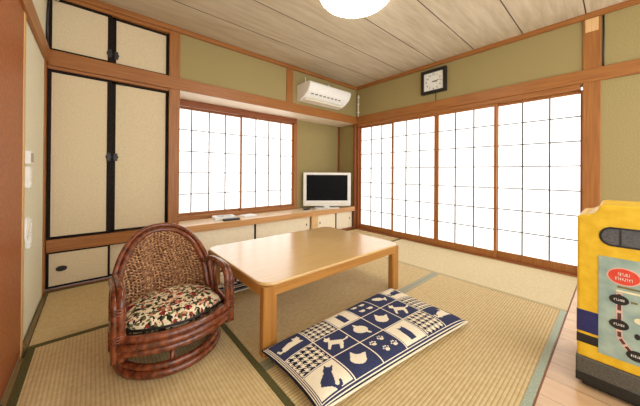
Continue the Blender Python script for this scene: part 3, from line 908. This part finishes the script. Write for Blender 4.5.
tag(MB().tube([(-0.006, -2.905, 2.39), (-0.006, -2.906, 2.2), (-0.006, -2.904, 1.935)], 0.006, 6).build('gap_shadow_strip', M['black'], smooth=True),  # black tube drawn for the shadowed gap along the pillar
    'thin black strip for the gap shadow running down beside the right pillar to the rail', 'gap_shade')

# ------------------------------------------------------------------ yellow box with printed panel
X0, Y0, Y1 = -1.745, -2.868, -3.305
YC = (Y0 + Y1) / 2
Q = thing('storage_bin', 'tall yellow plastic bin with black base on the wooden floor', 'bin', (X0, YC, 0))
hw = (Y0 - Y1) / 2
up = [(hw, 0.132), (hw, 0.772), (hw - 0.018, 0.778)]
for k in range(0, 9):
    a = math.radians(90 * k / 8)
    up.append((hw - 0.022 - 0.046 * math.sin(a), 0.779 + 0.046 * (1 - math.cos(a))))
up.append((hw - 0.085, 0.828))
out = up + [(-y, z) for y, z in up[::-1]]
MB().prism(out, 'x', 0.0, 0.36).build('body', M['yellow'], Q, bevel=0.009, seg=3)
MB().box(-0.004, 0.364, -hw - 0.004, hw + 0.004, 0.022, 0.132).build('base', M['charcoal'], Q, bevel=0.008, seg=3)
MB().box(0.012, 0.35, -hw + 0.016, hw - 0.016, 0.0005, 0.03).build('foot', M['base_black'], Q, bevel=0.004)
MB().box(-0.0055, 0.0, -hw - 0.004, hw + 0.004, 0.022, 0.062).build('base_band', M['base_black'], Q, bevel=0.002)
ho = MB().prism(rounded_rect(-0.15, 0.15, 0.652, 0.735, 0.04, 10), 'x', -0.002, 0.02).build('handle_slot', M['base_black'], Q)
MB().prism(rounded_rect(-0.142, 0.142, 0.66, 0.727, 0.033, 10), 'x', -0.003, 0.01).build('slot_lining', M['slot_grey'], ho)
MB().box(-0.0045, 0.0, 0.085, 0.09, 0.662, 0.725).build('slot_seam', M['base_black'], ho)
for z0, z1, mm in ((0.247, 0.345, 'navy_stripe'), (0.196, 0.236, 'ink')):
    for s in (-1, 1):
        st = MB().box(-0.0015, 0.36, s * (hw + 0.0012), s * (hw - 0.075), z0, z1)
        st.build('stripe', M[mm], Q, bevel=0.002)
pn = MB().prism([(0.151, 0.176), (0.151, 0.604), (-0.151, 0.604), (-0.151, 0.176)], 'x', -0.0025, 0.004).build('printed_panel', M['panel_teal'], Q)
def oval(y, z, ry, rz, m, edge=None, lines=(4,), name='oval'):
    mb = MB()
    if edge: mb.prism(ellipse(y, z, ry + 0.005, rz + 0.004), 'x', -0.0035, 0.0, 1)
    mb.prism(ellipse(y, z, ry, rz), 'x', -0.0045, 0.0, 0)
    rnd = random.Random(int((y + 1) * 1000))
    nl = len(lines)
    for li, cnt in enumerate(lines):                 # worn white lettering
        zz = z + ((nl - 1) / 2 - li) * rz * 0.6
        span = ry * (1.15 if nl == 1 or li else 0.8)
        for k in range(cnt):
            yy = y + span / 2 - span * (k + 0.5) / cnt
            hh, ww = rz * (0.2 if nl > 1 else 0.24), span / cnt * 0.3
            mb.box(-0.0052, -0.004, yy - ww, yy - ww * 0.3, zz - hh, zz + hh, 2)
            mb.box(-0.0052, -0.004, yy - ww, yy + ww, zz + hh * (0.4 if rnd.random() < .5 else -0.9), zz + hh * (0.9 if rnd.random() < .5 else -0.4), 2)
    mb.build(name, [M[m], M[edge or m], M['white_print']], pn)
oy = YC
oval(-3.008 - oy, 0.530, 0.044, 0.033, 'red', 'pinkline', (6, 8), 'red_oval')
oval(-3.098 - oy, 0.520, 0.040, 0.030, 'red', 'pinkline', (6, 7), 'red_oval')
rt = MB()
route = [(-2.996, 0.46), (-2.996, 0.30), (-2.997, 0.27), (-3.012, 0.245), (-3.03, 0.222), (-3.05, 0.205), (-3.14, 0.205)]
for (a, b_), (c_, d__) in zip(route, route[1:]):
    dx, dz = c_ - a, d__ - b_
    L = math.hypot(dx, dz); nx, nz = -dz / L, dx / L
    for hw_, mi, xx in ((0.0085, 1, -0.0032),):
        rt.prism([(a + nx * hw_ - oy, b_ + nz * hw_), (a - nx * hw_ - oy, b_ - nz * hw_), (c_ - nx * hw_ - oy, d__ - nz * hw_), (c_ + nx * hw_ - oy, d__ + nz * hw_)], 'x', xx, 0.0, mi)
    k = max(1, int(L / 0.04))
    for q in range(k):
        t0, t1 = (q + 0.14) / k, (q + 0.86) / k
        h2 = 0.0055
        rt.prism([(a + dx * t0 + nx * h2 - oy, b_ + dz * t0 + nz * h2), (a + dx * t0 - nx * h2 - oy, b_ + dz * t0 - nz * h2),
                  (a + dx * t1 - nx * h2 - oy, b_ + dz * t1 - nz * h2), (a + dx * t1 + nx * h2 - oy, b_ + dz * t1 + nz * h2)], 'x', -0.0038, 0.0, 0)
rt.build('route_line', [M['route'], M['pinkline']], pn)
for y, z in ((-2.995, 0.430), (-2.995, 0.325), (-3.043, 0.214)):
    oval(y - oy, z, 0.028, 0.021, 'ink', None, (6,), 'black_oval')
CAP = ('olive_print', 'cream_print', 'ink')
for z, a, b_, mi in ((0.485, -2.99, -3.12, 0), (0.468, -2.987, -3.12, 1), (0.43, -3.027, -3.045, 0)):
    MB().box(-0.0035, 0.0, a - oy, b_ - oy, z - 0.004, z + 0.004).build('caption_line', M[CAP[mi]], pn)
MB().prism(ellipse(-3.05 - oy, 0.36, 0.014, 0.012), 'x', -0.0032, 0).build('map_patch', M['cream_print'], pn)
MB().prism(ellipse(-3.045 - oy, 0.295, 0.008, 0.012), 'x', -0.0034, 0).build('map_patch', M['ink'], pn)

# ------------------------------------------------------------------ light
wd = bpy.data.worlds.new('World'); S.world = wd
wd.use_nodes = True
wd.node_tree.nodes['Background'].inputs['Color'].default_value = (0.96, 0.98, 1.0, 1)
wd.node_tree.nodes['Background'].inputs['Strength'].default_value = 2.3

# ------------------------------------------------------------------ camera
cd = bpy.data.cameras.new('Camera')
cam = bpy.data.objects.new('Camera', cd)
COL.objects.link(cam)
yaw, pit, rol, f = 0.8542, 0.00326, 0.0070, 259.23
F = Vector((math.cos(pit) * math.cos(yaw), math.cos(pit) * math.sin(yaw), math.sin(pit)))
Rv = F.cross(Vector((0, 0, 1))).normalized(); U = Rv.cross(F)
R2 = Rv * math.cos(rol) + U * math.sin(rol); U2 = -Rv * math.sin(rol) + U * math.cos(rol)
mw = Matrix((R2, U2, -F)).transposed().to_4x4()
mw.translation = Vector((-3.433, -2.990, 0.961))
cam.matrix_world = mw
cd.sensor_width = 36; cd.sensor_fit = 'HORIZONTAL'
cd.lens = f / 640 * 36
cd.shift_y = -31.14 / 640
cd.clip_start = 0.02
S.camera = cam
S.view_settings.view_transform = 'Standard'
S.view_settings.look = 'None'
S.view_settings.exposure = 0.5
S.view_settings.gamma = 1.0
